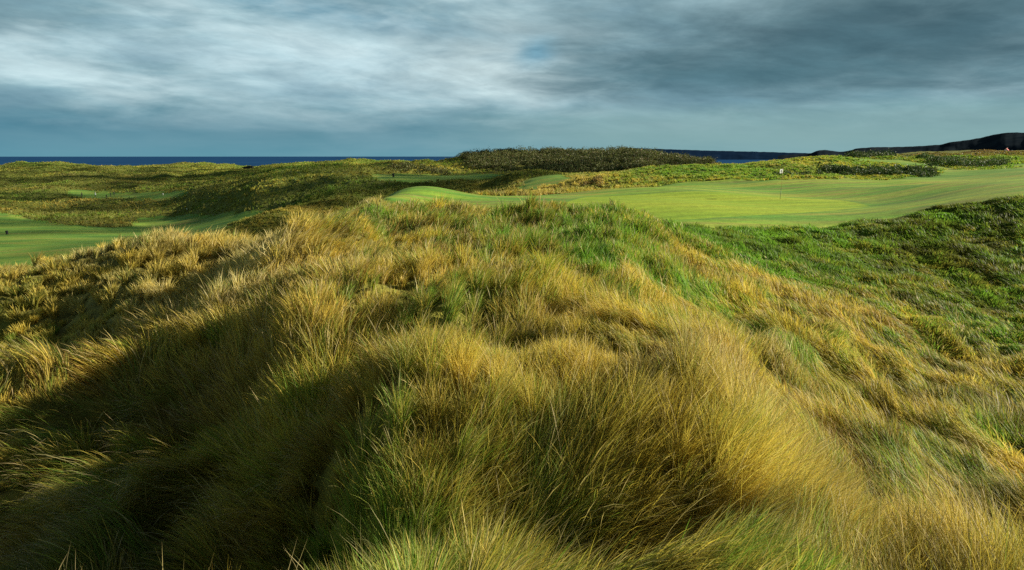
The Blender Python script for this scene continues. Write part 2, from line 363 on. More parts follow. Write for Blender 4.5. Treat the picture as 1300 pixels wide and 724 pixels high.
# ------------------------------------------------------------------ materials of the land
def land_material():
    m, nt = new_mat('dune_land')
    out = N(nt, 'ShaderNodeOutputMaterial')
    b = N(nt, 'ShaderNodeBsdfPrincipled', i_Roughness=.9)
    b.inputs['Specular IOR Level'].default_value = .15
    geo = N(nt, 'ShaderNodeNewGeometry')
    at = N(nt, 'ShaderNodeAttribute', attribute_name='cover')
    mo = N(nt, 'ShaderNodeAttribute', attribute_name='mown')
    gr = N(nt, 'ShaderNodeAttribute', attribute_name='putting')
    va = N(nt, 'ShaderNodeAttribute', attribute_name='valley')
    # rough: plant cover colour broken up at several sizes
    n1 = N(nt, 'ShaderNodeTexNoise', i_Scale=.9, i_Detail=6.0, i_Roughness=.7)
    n2 = N(nt, 'ShaderNodeTexNoise', i_Scale=.16, i_Detail=5.0)
    n3 = N(nt, 'ShaderNodeTexNoise', i_Scale=11.0, i_Detail=3.0)
    for k in (n1, n2, n3):
        nt.links.new(geo.outputs['Position'], k.inputs['Vector'])
    f = ramp(nt, n1.outputs[0], [(.3, .45), (.5, .95), (.7, 1.5)])
    rough = mixc(nt, 1.0, at.outputs[0], f, 'MULTIPLY')
    # mown turf: streaks running along the fairway, worn and lush patches
    mp = N(nt, 'ShaderNodeMapping')
    mp.inputs['Scale'].default_value = (.05, .30, .3)
    mp.inputs['Rotation'].default_value = (0, 0, .18)
    nt.links.new(geo.outputs['Position'], mp.inputs[0])
    s1 = N(nt, 'ShaderNodeTexNoise', i_Scale=1.0, i_Detail=5.0, i_Roughness=.55, i_Distortion=.6)
    nt.links.new(mp.outputs[0], s1.inputs['Vector'])
    mp2 = N(nt, 'ShaderNodeMapping')
    mp2.inputs['Scale'].default_value = (.12, .9, .9)
    mp2.inputs['Rotation'].default_value = (0, 0, -.1)
    nt.links.new(geo.outputs['Position'], mp2.inputs[0])
    s2 = N(nt, 'ShaderNodeTexNoise', i_Scale=1.0, i_Detail=4.0)
    nt.links.new(mp2.outputs[0], s2.inputs['Vector'])
    fair = ramp(nt, s1.outputs[0], [(.28, (.065, .19, .030)), (.42, (.13, .27, .032)), (.52, (.20, .33, .034)), (.62, (.28, .34, .042)), (.74, (.33, .30, .055))])
    fair = mixc(nt, math_(nt, 'MULTIPLY', ramp(nt, s2.outputs[0], [(.45, 0.0), (.68, 1.0)]), .6), fair, (.24, .18, .06))
    green = ramp(nt, s1.outputs[0], [(.3, (.19, .31, .024)), (.5, (.26, .35, .028)), (.7, (.33, .37, .034))])
    val = ramp(nt, s1.outputs[0], [(.3, (.065, .16, .026)), (.45, (.13, .25, .034)), (.56, (.19, .28, .038)), (.68, (.27, .24, .055))])
    turf = mixc(nt, va.outputs['Fac'], fair, val)
    ge = math_(nt, 'ADD', gr.outputs['Fac'], math_(nt, 'MULTIPLY', math_(nt, 'SUBTRACT', n2.outputs[0], .5), .12))
    turf = mixc(nt, ramp(nt, ge, [(.30, 0.0), (.36, .55), (.49, .55), (.5, 0.0)]), turf, (.12, .24, .032))
    turf = mixc(nt, ramp(nt, ge, [(.485, 0.0), (.515, 1.0)]), turf, green)
    turf = mixc(nt, 1.0, turf, ramp(nt, n3.outputs[0], [(.3, .78), (.7, 1.22)]), 'MULTIPLY')
    n4 = N(nt, 'ShaderNodeTexNoise', i_Scale=1.7, i_Detail=5.0, i_Roughness=.7)
    nt.links.new(geo.outputs['Position'], n4.inputs['Vector'])
    turf = mixc(nt, 1.0, turf, ramp(nt, n4.outputs[0], [(.34, .80), (.5, 1.0), (.66, 1.16)]), 'MULTIPLY')
    wv = N(nt, 'ShaderNodeTexWave', i_Scale=.17, i_Distortion=.6)
    wv.inputs['Detail'].default_value = 1.0
    wm = N(nt, 'ShaderNodeMapping')
    wm.inputs['Rotation'].default_value = (0, 0, 1.25)
    nt.links.new(geo.outputs['Position'], wm.inputs[0])
    nt.links.new(wm.outputs[0], wv.inputs['Vector'])
    turf = mixc(nt, 1.0, turf, ramp(nt, wv.outputs[1], [(.35, .94), (.65, 1.06)]), 'MULTIPLY')
    # ragged border between turf and rough
    e = math_(nt, 'ADD', mo.outputs['Fac'], math_(nt, 'MULTIPLY', math_(nt, 'SUBTRACT', n1.outputs[0], .5), .55))
    col = mixc(nt, ramp(nt, e, [(.42, 0.0), (.58, 1.0)]), rough, turf)
    nt.links.new(col, b.inputs['Base Color'])
    bp = N(nt, 'ShaderNodeBump', i_Distance=.35)
    nt.links.new(math_(nt, 'SUBTRACT', 1.0, mo.outputs['Fac'], True), bp.inputs['Strength'])
    nt.links.new(n1.outputs[0], bp.inputs['Height'])
    bq = N(nt, 'ShaderNodeBump', i_Distance=.02, i_Strength=.5)
    nt.links.new(n3.outputs[0], bq.inputs['Height'])
    nt.links.new(bp.outputs[0], bq.inputs['Normal'])
    nt.links.new(bq.outputs[0], b.inputs['Normal'])
    nt.links.new(b.outputs[0], out.inputs[0])
    return m


def blade_material(name, trans=.45):
    m, nt = new_mat(name)
    out = N(nt, 'ShaderNodeOutputMaterial')
    at = N(nt, 'ShaderNodeAttribute', attribute_name='col')
    d = N(nt, 'ShaderNodeBsdfPrincipled', i_Roughness=.55)
    d.inputs['Specular IOR Level'].default_value = .25
    t = N(nt, 'ShaderNodeBsdfTranslucent')
    nt.links.new(at.outputs[0], d.inputs['Base Color'])
    nt.links.new(mixc(nt, 1.0, at.outputs[0], (1.05, 1.1, .85), 'MULTIPLY'), t.inputs[0])
    mx = N(nt, 'ShaderNodeMixShader', i_0=trans)
    nt.links.new(d.outputs[0], mx.inputs[1])
    nt.links.new(t.outputs[0], mx.inputs[2])
    nt.links.new(mx.outputs[0], out.inputs[0])
    return m


LAND = land_material()
BLADE = blade_material('grass_blade')
LEAF = blade_material('shrub_leaf', .22)


def mesh_np(name, verts, quads=None, tris=None, mat=None, smooth=False, attrs=None):
    me = bpy.data.meshes.new(name)
    me.vertices.add(len(verts))
    me.vertices.foreach_set('co', np.ascontiguousarray(verts, np.float32).ravel())
    nq = 0 if quads is None else len(quads)
    nt_ = 0 if tris is None else len(tris)
    loops = np.concatenate([x.ravel() for x in (quads, tris) if x is not None]).astype(np.int32)
    me.loops.add(len(loops))
    me.loops.foreach_set('vertex_index', loops)
    me.polygons.add(nq + nt_)
    st = np.concatenate([np.arange(nq) * 4, nq * 4 + np.arange(nt_) * 3]).astype(np.int32)
    me.polygons.foreach_set('loop_start', st)
    if smooth:
        me.polygons.foreach_set('use_smooth', np.ones(nq + nt_, bool))
    me.update(calc_edges=True)
    for k, (ty, data) in (attrs or {}).items():
        at = me.attributes.new(k, ty, 'POINT')
        at.data.foreach_set('color' if ty == 'FLOAT_COLOR' else 'value', np.ascontiguousarray(data, np.float32).ravel())
    if mat:
        me.materials.append(mat)
    o = bpy.data.objects.new(name, me)
    C.objects.link(o)
    return o


def props(o, label=None, category=None, group=None, kind=None):
    for k, v in (('label', label), ('category', category), ('group', group), ('kind', kind)):
        if v:
            o[k] = v
    return o


# ------------------------------------------------------------------ the land as one sheet, cut along the mowing lines
def build_land():
    az = np.concatenate([np.linspace(-math.pi, -.85, 40, endpoint=False), np.linspace(-.85, .85, 1300), np.linspace(.85, math.pi, 40)[1:]])
    rr = np.concatenate([np.linspace(.15, 1.6, 10, endpoint=False), np.exp(np.linspace(math.log(1.6), math.log(1250), 1150))])
    Az, Rr = np.meshgrid(az, rr)
    X, Y = Rr * np.sin(Az), Rr * np.cos(Az)
    Z = H(X, Y)
    # out of sight behind and beside: gentle undulation so that the land never ends in a step
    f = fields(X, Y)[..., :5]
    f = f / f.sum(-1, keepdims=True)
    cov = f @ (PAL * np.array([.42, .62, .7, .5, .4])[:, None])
    mown = np.clip(.5 + table(S_MOWN, X, Y) * 30 * np.clip(Rr / 40, .6, 3) ** .5, 0, 1)
    inb = (np.abs(Az) < .95)
    mown *= inb
    put = np.clip(.5 + table(S_GREEN, X, Y) * 16, 0, 1) * inb
    val = sstep(75, 90, Rr) * inb
    nr, na = X.shape
    idx = np.arange(nr * na).reshape(nr, na)
    q = np.stack([idx[:-1, :-1], idx[:-1, 1:], idx[1:, 1:], idx[1:, :-1]], -1).reshape(-1, 4)[:, ::-1]
    co = np.stack([X, Y, Z + EYE], -1).reshape(-1, 3)
    fm, fg = (mown > .5), (put > .5)
    reg = np.where(fg, 1, np.where(fm & (table(S_FAIR, X, Y) > 0), 2, np.where(fm, 3, 0)))[:-1, :-1].ravel()
    colr = np.concatenate([cov, np.ones(cov.shape[:2] + (1,))], -1).reshape(-1, 4)
    for code, name in ((0, 'dune_ground'), (1, 'putting_green'), (2, 'fairway'), (3, 'valley_fairway')):
        qq = q[reg == code]
        used, inv = np.unique(qq, return_inverse=True)
        o = mesh_np(name, co[used], quads=inv.reshape(-1, 4), mat=LAND, smooth=True, attrs={
            'cover': ('FLOAT_COLOR', colr[used]), 'mown': ('FLOAT', mown.ravel()[used]), 'putting': ('FLOAT', put.ravel()[used]), 'valley': ('FLOAT', val.ravel()[used])})
        props(o, kind='structure')


build_land()


# ------------------------------------------------------------------ grass
PX = 1 / 683.0


def build_grass(name, label, r0, r1, lai, segs, wpx, wmin, lmul, seed, cell, budget, vary=1.0, fan=.2, tuft=.25, bare=.45):
    rg = np.random.default_rng(seed)
    la = np.linspace(-.72, .72, 420)
    ll = np.linspace(math.log(r0), math.log(r1), max(60, int(220 * math.log(r1 / r0))))
    Az, Ll = np.meshgrid(la, ll)
    Rr = np.exp(Ll)
    X, Y = Rr * np.sin(Az), Rr * np.cos(Az)
    Z = H(X, Y)
    # how high the line of sight passes above the ground (0 when in view)
    lf = np.linspace(math.log(1.5), math.log(r1), 700)
    Af, Lf = np.meshgrid(la, lf)
    Rf = np.exp(Lf)
    slope = H(Rf * np.sin(Af), Rf * np.cos(Af)) / Rf
    run = np.maximum.accumulate(slope, 0)
    ki = np.clip(((Ll - lf[0]) / (lf[-1] - lf[0]) * 699 - 1).astype(int), 0, 699)
    hid = run[ki, np.arange(len(la))[None, :]] * Rr - Z
    vis = np.where(hid < .8, 1.0, np.where(hid < .8 + Rr * .03, .35, 0))
    mown = table(S_MOWN, X, Y) + .012 * vnoise(X / 2.2, Y / 2.2, 77) + .006 * vnoise(X / .7, Y / .7, 78)
    rough = (mown < 0) & (table(S_THK, X, Y) < .01) & (table(S_GOR, X, Y) < .0)
    w = np.maximum(wmin, wpx * PX * Rr)
    f = fields(X, Y)
    L = .52 * f[..., 7] * lmul
    dens = lai / (L * w * .6)
    bq = np.where((X > 2) & (Rr < 75), np.maximum(bare, .9), bare)
    ts = 1.3 if vary > .5 else 4.5
    thin = sstep(-.55, .1, fbm(X / ts, Y / ts, 2, 66)) * (1 - bq) + bq
    area = Rr * Rr * (la[1] - la[0]) * (ll[1] - ll[0])
    cnt = dens * area * vis * rough * thin
    cnt[Z + EYE < 1.0] = 0
    tot = cnt.sum()
    if tot > budget:
        cnt *= budget / tot
    print(name, int(tot), '->', int(cnt.sum()))
    cnt = rg.poisson(cnt)
    ii = np.repeat(np.arange(cnt.size), cnt.ravel())
    nb = len(ii)
    a = Az.ravel()[ii] + (rg.random(nb) - .5) * (la[1] - la[0])
    l = Ll.ravel()[ii] + (rg.random(nb) - .5) * (ll[1] - ll[0])
    r = np.exp(l)
    x, y = r * np.sin(a), r * np.cos(a)
    # gather most blades into tussocks
    cx, cy = np.floor(x / cell), np.floor(y / cell)
    tx = (cx + .15 + .7 * _hash(cx, cy, seed)) * cell
    ty = (cy + .15 + .7 * _hash(cx, cy, seed + 1)) * cell
    gath = np.clip(tuft - .15 + .5 * _hash(cx, cy, seed + 2) + .5 * vnoise(x / 2.5, y / 2.5, seed + 3), 0, .8)
    gath *= np.where((x > 2) & (np.hypot(x, y) < 75), .25, 1.0)
    x = x + (tx - x) * gath
    y = y + (ty - y) * gath
    tf = tuft * np.where((x > 2) & (np.hypot(x, y) < 75), .55, 1.25)
    clen = (1 - tf * .7) + 2 * tf * .7 * _hash(cx, cy, seed + 4)
    chue = _hash(cx, cy, seed + 5) - .5
    cval = _hash(cx, cy, seed + 6) - .5
    rel = np.stack([x - tx, y - ty], -1) / (cell * .5)
    f = fields(x, y)
    z = H(x, y)
    r = np.hypot(x, y)
    # lean: field + wandering wind + tussock fan + blade
    wa = vnoise(x / 2.6, y / 2.6, 91) * 2.4 + vnoise(x / .8, y / .8, 92) * 1.3
    lx, ly = f[:, 5], f[:, 6]
    lm = np.hypot(lx, ly)
    cs, sn = np.cos(wa), np.sin(wa)
    lx, ly = lx * cs - ly * sn, lx * sn + ly * cs
    gust = .75 + .8 * vnoise(x / 1.7, y / 1.7, 93)
    lx = lx * gust + rel[:, 0] * fan + rg.normal(0, .17, nb) + .25 * vnoise(x / 1.1, y / 1.1, 94)
    ly = ly * gust + rel[:, 1] * fan + rg.normal(0, .17, nb) + .25 * vnoise(x / 1.1, y / 1.1, 95)
    gl = vnoise(x / 2.1, y / 2.1, 96)
    Lb = .52 * f[:, 7] * lmul * clen * np.clip(1 + .5 * gl + .45 * vnoise(x / .75, y / .75, 97), .35, 1.7) * rg.uniform(.55, 1.25, nb)
    Lb *= 1 - .3 * (1 - sstep(1.8, 2.8, r))
    wb = np.maximum(wmin, wpx * PX * r) * rg.uniform(.7, 1.35, nb)
    # a few stiff dry stalks stand above the leaves
    stalk = rg.random(nb) < .05 * (r < 26)
    Lb = np.where(stalk, Lb * 1.25, Lb)
    # colours
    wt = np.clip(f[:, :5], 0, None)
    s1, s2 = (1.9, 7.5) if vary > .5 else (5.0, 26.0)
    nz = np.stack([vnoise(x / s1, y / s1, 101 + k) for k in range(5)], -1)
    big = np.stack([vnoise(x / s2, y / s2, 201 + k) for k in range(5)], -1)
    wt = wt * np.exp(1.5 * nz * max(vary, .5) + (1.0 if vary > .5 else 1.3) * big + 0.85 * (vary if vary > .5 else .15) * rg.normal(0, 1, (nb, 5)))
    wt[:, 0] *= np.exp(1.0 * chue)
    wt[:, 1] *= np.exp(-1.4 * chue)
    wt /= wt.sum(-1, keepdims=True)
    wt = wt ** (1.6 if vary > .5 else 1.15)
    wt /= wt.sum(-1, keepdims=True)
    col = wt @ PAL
    col *= (1 + .35 * cval)[:, None] * (1 + .30 * vary * rg.uniform(-1, 1, (nb, 1)))
    col = np.where(stalk[:, None], col * .3 + np.array((.55, .44, .24)) * rg.uniform(.5, 1.1, (nb, 1)) * .7, col)
    # geometry
    S = segs
    t = np.linspace(0, 1, S + 1)
    lean = np.stack([lx, ly], -1)
    lm = np.hypot(lx, ly) + 1e-6
    ang0 = np.arctan(lm) * rg.uniform(.35, .8, nb)              # tilt from upright at the root
    ang1 = np.clip(np.arctan(lm) * rg.uniform(1.3, 2.3, nb) + rg.uniform(0, .7, nb), 0, 2.4)   # at the tip
    du = lean / lm[:, None]
    pos = np.zeros((nb, S + 1, 3), np.float32)
    pos[:, 0] = np.stack([x, y, z + EYE - .03], -1)
    for k in range(S):
        tm = (k + .5) / S
        an = ang0 + (ang1 - ang0) * tm ** 1.3
        st = (Lb / S)[:, None] * np.concatenate([du * np.sin(an)[:, None], np.cos(an)[:, None]], -1)
        pos[:, k + 1] = pos[:, k] + st
    # keep drooping tips above the soil
    for k in range(1, S + 1):
        g = H(pos[:, k, 0], pos[:, k, 1]) + EYE + .02 + .02 * k / S
        pos[:, k, 2] = np.maximum(pos[:, k, 2], g)
    wb *= 1 + 1.1 * (1 - sstep(2.8, 5.0, r)) * rg.random(nb)
    th = rg.uniform(0, math.pi, nb)
    wd = np.stack([np.cos(th), np.sin(th), np.zeros(nb)], -1)
    prof = np.array([.8 + .2 * math.sin(min(1, tt * 2.2) * 1.57) - .75 * max(0, tt - .35) ** 1.2 for tt in t])
    vs = np.empty((nb, 2 * S + 1, 3), np.float32)
    for k in range(S):
        pk = np.where(stalk, np.where(r < 4.5, (.35 if t[k] < .7 else .6), (.55 if t[k] < .7 else 1.4)), prof[k])
        h = wd * (wb * pk * .5)[:, None]
        vs[:, 2 * k] = pos[:, k] - h
        vs[:, 2 * k + 1] = pos[:, k] + h
    vs[:, 2 * S] = pos[:, S]
    base = (np.arange(nb) * (2 * S + 1))[:, None]
    q = np.concatenate([base + np.array([2 * k, 2 * k + 1, 2 * k + 3, 2 * k + 2]) for k in range(S - 1)], 0) if S > 1 else None
    tr = base + np.array([2 * S - 2, 2 * S - 1, 2 * S])
    # dry tips and straw sheaths are the blade's own colours
    tip = col * .85 + np.array(PAL[0])[None, :] * (.30 * (wt[:, 0] + .4 * wt[:, 4] + .12 * vary))[:, None]
    root = col * .85 + np.array((.10, .07, .025)) * .2
    cc = np.empty((nb, 2 * S + 1, 4), np.float32)
    for k in range(2 * S + 1):
        tt = min(k // 2, S) / S
        c = root * (1 - tt) + (col * (1 - tt) + tip * tt) * tt if tt < .5 else col * (1 - (tt - .5) * 1.2) + tip * (tt - .5) * 1.2
        cc[:, k, :3] = np.clip(c, 0, .85)
    cc[..., 3] = 1
    o = mesh_np(name, vs.reshape(-1, 3), quads=q, tris=tr, mat=BLADE, attrs={'col': ('FLOAT_COLOR', cc.reshape(-1, 4))})
    props(o, label, 'grass', kind='stuff')
    return o


build_grass('marram_grass', 'long golden and green marram grass on the nearest dune', 1.6, 9, 5.2, 6, .50, .0030, .90, 11, .30, 260000, 1.0, .10, .14, .70)
build_grass('dune_grass', 'windswept golden and green grass over the near dune crest and flanks', 9, 26, 4.4, 4, .55, .004, .92, 21, .36, 400000, 1.0, .14, .2, .55)
build_grass('bank_grass', 'tufted grass on the sunlit spur and the bank below the green', 26, 70, 3.0, 3, .60, .004, 1.0, 31, .62, 620000, .7, .35, .50, .50)
build_grass('outer_rough_grass', 'short tufted rough grass round the far side of the green', 70, 150, 1.8, 2, .62, .004, .9, 51, .75, 420000, .4, .2, .3, .75)
build_grass('far_rough_grass', 'distant tufted rough grass on the dunes across the valley', 150, 600, 1.2, 2, .70, .004, 1.2, 41, 1.4, 500000, .3, .3, .55, .45)


# ------------------------------------------------------------------ shrubs made of many small leaves
def leaf_cloud(cx, cy, cz, rx, ry, rz, nleaf, size, cols, rg):
    n_ = nleaf
    d = rg.normal(0, 1, (n_, 3))
    d /= np.linalg.norm(d, axis=1, keepdims=True)
    d[:, 2] = np.abs(d[:, 2]) * 1.0 - .15
    rad = rg.uniform(.45, 1.0, n_) ** .6
    lump = 1 + .28 * np.sin(d[:, 0] * 5 + cx) * np.cos(d[:, 1] * 4 + cy) + .15 * np.sin(d[:, 2] * 9 + cx * 3)
    p = np.array([cx, cy, cz]) + d * (rad * lump)[:, None] * np.array([rx, ry, rz])
    a = rg.normal(0, 1, (n_, 3))
    a /= np.linalg.norm(a, axis=1, keepdims=True)
    b = np.cross(a, rg.normal(0, 1, (n_, 3)))
    b /= np.linalg.norm(b, axis=1, keepdims=True)
    s = size * rg.uniform(.6, 1.4, (n_, 1))
    v = np.stack([p - a * s, p + b * s * .45, p + a * s, p - b * s * .45], 1)
    c = cols[rg.integers(0, len(cols), n_)] * rg.uniform(.7, 1.3, (n_, 1)) * rg.uniform(.8, 1.2)
    return v, np.repeat(c[:, None, :], 4, 1)


def shrub_object(name, bushes, nleaf, size, cols, seed):
    rg = np.random.default_rng(seed)
    V, K = [], []
    for (x, y, rx, rz) in bushes:
        z = float(H(np.array([x]), np.array([y]))[0]) + EYE
        v, c = leaf_cloud(x, y, z + rz * .2, rx, rx * rg.uniform(.8, 1.2), rz, nleaf, size, cols, rg)
        V.append(v)
        K.append(c)
    V, K = np.concatenate(V), np.concatenate(K)
    K = np.concatenate([K, np.ones(K.shape[:2] + (1,))], -1)
    return mesh_np(name, V.reshape(-1, 3), quads=np.arange(len(V) * 4).reshape(-1, 4), mat=LEAF, attrs={'col': ('FLOAT_COLOR', K.reshape(-1, 4))})


rg = np.random.default_rng(3)
cand = []
while len(cand) < 2300:
    u, d = rg.uniform(570, 910), math.exp(rg.uniform(math.log(160), math.log(280)))
    a = math.atan((u - CXP) / FPX * .99)
    if float(sdf(THK, np.array([a]), np.array([math.log(d)]))[0]) > 0:
        x, y = d * math.sin(a), d * math.cos(a)
        s = rg.uniform(.45, 1.0) ** 1.5 * 1.7 * (1.15 if d > 195 else .75)
        cand.append((x, y, s, s * rg.uniform(.8, 1.25)))
BUSH = np.array([(.09, .11, .030), (.12, .13, .034), (.075, .09, .028), (.17, .19, .05), (.13, .09, .035)])
o = shrub_object('shrub_thicket', cand, 110, .20, BUSH, 5)
props(o, 'dark thicket of low shrubs covering the long hill in the distance', 'shrubs', kind='stuff')

GORSE = np.array([(.035, .075, .016), (.050, .095, .020), (.08, .13, .026), (.025, .050, .014), (.13, .13, .035)])


def thicket(pix, ds, count, smin, smax, nleaf, size, label, seed, cols=GORSE, name='gorse_thicket'):
    """pix: polyline of columns and rows along the base, scattered about"""
    rg = np.random.default_rng(seed)
    b = []
    for _ in range(count):
        t = rg.random() * (len(pix) - 1)
        k = int(t)
        u = pix[k][0] + (pix[k + 1][0] - pix[k][0]) * (t - k)
        d = pix[k][1] + (pix[k + 1][1] - pix[k][1]) * (t - k) + rg.normal(0, ds)
        x = (u + rg.normal(0, 3) - CXP) / FPX * d * .99
        s = rg.uniform(smin, smax)
        b.append((x, d, s, s * rg.uniform(.7, 1.1)))
    o = shrub_object(name, b, nleaf, size, cols, seed)
    return props(o, label, 'thicket', 'gorse thickets on the rough behind the green')


thicket([(1046, 85), (1062, 84), (1080, 84), (1110, 83), (1140, 82), (1165, 81), (1183, 80)], 1.5, 95, .55, 1.0, 190, .10, 'long dark gorse thicket just behind the fairway, right of the flag', 61)
thicket([(1078, 108), (1100, 110), (1130, 112)], 1.2, 44, .8, 1.3, 170, .11, 'dark gorse thicket on the skyline crest above the long one', 62)
thicket([(1165, 103), (1200, 100), (1240, 98), (1272, 97)], 2.8, 90, .6, 1.1, 150, .11, 'wide green gorse thicket near the right edge by the mown path', 63, cols=GORSE * 1.25)
thicket([(985, 80), (1010, 79), (1050, 79)], 1.0, 22, .25, .5, 110, .08, 'low scattered scrub straight behind the flagstick', 64, cols=GORSE * 1.1)
thicket([(1140, 113), (1160, 114), (1172, 114)], 1.0, 14, .4, .7, 110, .1, 'small gorse clump on the skyline left of the wide thicket', 65, cols=GORSE * 1.2)
thicket([(738, 84), (752, 84), (763, 85)], .8, 12, .4, .7, 140, .09, 'small straw topped clump at the left end of the bank behind the green', 66, cols=np.array([(.30, .19, .05), (.08, .09, .02), (.4, .28, .1)]))
thicket([(495, 202), (515, 200), (545, 196), (575, 192)], 3, 60, .8, 1.6, 110, .18, 'dark scrub ridge behind the mown plateau across the valley', 67, cols=BUSH)


# ------------------------------------------------------------------ sea
def plane_sea():
    m, nt = new_mat('sea_water')
    out = N(nt, 'ShaderNodeOutputMaterial')
    b = N(nt, 'ShaderNodeBsdfPrincipled', i_Roughness=.9)
    b.inputs['Specular IOR Level'].default_value = .0
    geo = N(nt, 'ShaderNodeNewGeometry')
    mp = N(nt, 'ShaderNodeMapping')
    mp.inputs['Scale'].default_value = (.002, .008, 1)
    nt.links.new(geo.outputs['Position'], mp.inputs[0])
    n1 = N(nt, 'ShaderNodeTexNoise', i_Scale=1.0, i_Detail=8.0, i_Roughness=.65)
    nt.links.new(mp.outputs[0], n1.inputs['Vector'])
    c = ramp(nt, n1.outputs[0], [(.35, (.010, .040, .105)), (.6, (.018, .062, .145)), (.72, (.03, .09, .18))])
    nt.links.new(c, b.inputs['Base Color'])
    n2 = N(nt, 'ShaderNodeTexNoise', i_Scale=.12, i_Detail=6.0)
    nt.links.new(geo.outputs['Position'], n2.inputs['Vector'])
    bp = N(nt, 'ShaderNodeBump', i_Distance=1.0, i_Strength=.6)
    nt.links.new(n2.outputs[0], bp.inputs['Height'])
    nt.links.new(bp.outputs[0], b.inputs['Normal'])
    nt.links.new(b.outputs[0], out.inputs[0])
    az = np.linspace(-math.pi, math.pi, 121)
    rr = np.array([600, 900, 1300, 2000, 3200, 5000, 9000, 20000, 60000.])
    Az, Rr = np.meshgrid(az, rr)
    co = np.stack([Rr * np.sin(Az), Rr * np.cos(Az), np.zeros_like(Rr)], -1)
    idx = np.arange(Az.size).reshape(Az.shape)
    q = np.stack([idx[:-1, :-1], idx[:-1, 1:], idx[1:, 1:], idx[1:, :-1]], -1).reshape(-1, 4)[:, ::-1]
    props(mesh_np('sea', co.reshape(-1, 3), quads=q, mat=m), kind='structure')


plane_sea()


# ------------------------------------------------------------------ headlands
def headland(name, prof, depth, col1, col2, rough_amp, seed, nseg=260, cliff=.5):
    """prof: (column, row of the skyline, distance of the cliff foot)"""
    prof = np.array(prof, float)
    u = np.linspace(prof[0, 0], prof[-1, 0], nseg)
    v = np.interp(u, prof[:, 0], prof[:, 1])
    kk = np.hanning(9) / np.hanning(9).sum()
    v = np.convolve(np.pad(v, 4, 'edge'), kk, 'valid') + .35 * fbm(u / 9, u * 0 + seed, 3, seed)
    d = np.interp(u, prof[:, 0], prof[:, 2])
    m = 26
    s = np.linspace(0, 1, m)
    rows = []
    for j, t in enumerate(s):
        dist = d * (1 + depth * t)
        x = (u - CXP) / FPX * dist
        crown = d * (1 + depth * .45)
        top = (HOR - v) / FPX * crown + EYE
        if t < .45:
            tt = t / .45
            h = top * (cliff * sstep(0, .25, tt) + (1 - cliff) * tt ** .8)
        else:
            h = top * (1 - .9 * ((t - .45) / .55) ** 2)
        gul = fbm(u / 26.0 + 5 + t * 1.5, np.full_like(u, t * 4.0), 5, seed)
        h = h * (1 + rough_amp * gul * min(1, max(0, abs(t - .45) - .1) * 3))
        if t == 0:
            h = np.full_like(h, -3.0)
        rows.append(np.stack([x, dist + gul * d * .005, h], -1))
    co = np.array(rows)
    idx = np.arange(m * nseg).reshape(m, nseg)
    q = np.stack([idx[:-1, :-1], idx[:-1, 1:], idx[1:, 1:], idx[1:, :-1]], -1).reshape(-1, 4)
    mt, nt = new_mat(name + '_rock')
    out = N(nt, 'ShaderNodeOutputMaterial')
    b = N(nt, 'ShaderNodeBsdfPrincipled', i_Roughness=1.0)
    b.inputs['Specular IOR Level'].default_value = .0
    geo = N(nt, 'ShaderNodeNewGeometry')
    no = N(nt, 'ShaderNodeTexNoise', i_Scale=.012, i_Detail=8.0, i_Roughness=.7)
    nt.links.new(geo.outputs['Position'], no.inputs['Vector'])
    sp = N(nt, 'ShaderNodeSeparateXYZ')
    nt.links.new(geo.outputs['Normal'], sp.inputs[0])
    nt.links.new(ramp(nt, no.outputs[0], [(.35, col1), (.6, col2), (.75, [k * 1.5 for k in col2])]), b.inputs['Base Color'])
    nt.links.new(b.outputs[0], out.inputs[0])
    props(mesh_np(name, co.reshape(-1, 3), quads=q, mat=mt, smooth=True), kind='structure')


headland('far_headland', [(776, 197.5, 5200), (781, 188.6, 5200), (790, 188.0, 5200), (830, 189.3, 5300), (870, 190.8, 5400), (910, 191.9, 5500), (960, 193.0, 5500), (1010, 194.5, 5500), (1100, 196, 5600), (1200, 197, 5600)],
         .35, (.004, .012, .030), (.007, .017, .038), .015, 3)
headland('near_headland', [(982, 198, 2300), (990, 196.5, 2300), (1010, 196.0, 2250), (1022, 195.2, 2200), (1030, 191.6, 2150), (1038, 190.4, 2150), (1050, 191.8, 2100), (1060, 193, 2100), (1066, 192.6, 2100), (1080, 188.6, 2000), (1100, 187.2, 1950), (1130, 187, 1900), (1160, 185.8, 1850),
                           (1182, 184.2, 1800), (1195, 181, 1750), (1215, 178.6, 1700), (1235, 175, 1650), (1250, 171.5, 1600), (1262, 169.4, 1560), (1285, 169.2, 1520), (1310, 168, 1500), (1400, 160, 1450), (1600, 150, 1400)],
         .4, (.008, .013, .020), (.020, .027, .033), .10, 8, 420, .35)  # cloud shade over these cliffs is put into the near-black rock colours


# ------------------------------------------------------------------ built things
def gz(x, y):
    return float(H(np.array([float(x)]), np.array([float(y)]))[0]) + EYE


def at(u, d):
    a = (u - CXP) / FPX
    return a * d * .995, d


def empty(name, x, y, z, rz=0, **kw):
    o = bpy.data.objects.new(name, None)
    o.empty_display_size = .3
    C.objects.link(o)
    o.location = (x, y, z)
    o.rotation_euler = (0, 0, rz)
    return props(o, **kw)


def bm_obj(name, bm, mat, parent=None, smooth=False, bevel=0):
    if bevel:
        bmesh.ops.bevel(bm, geom=list(bm.edges), offset=bevel, segments=2, affect='EDGES', profile=.7)
    me = bpy.data.meshes.new(name)
    bm.to_mesh(me)
    bm.free()
    for ma in (mat if isinstance(mat, list) else [mat]):
        me.materials.append(ma)
    if smooth:
        for p in me.polygons:
            p.use_smooth = True
    o = bpy.data.objects.new(name, me)
    C.objects.link(o)
    o.parent = parent
    return o


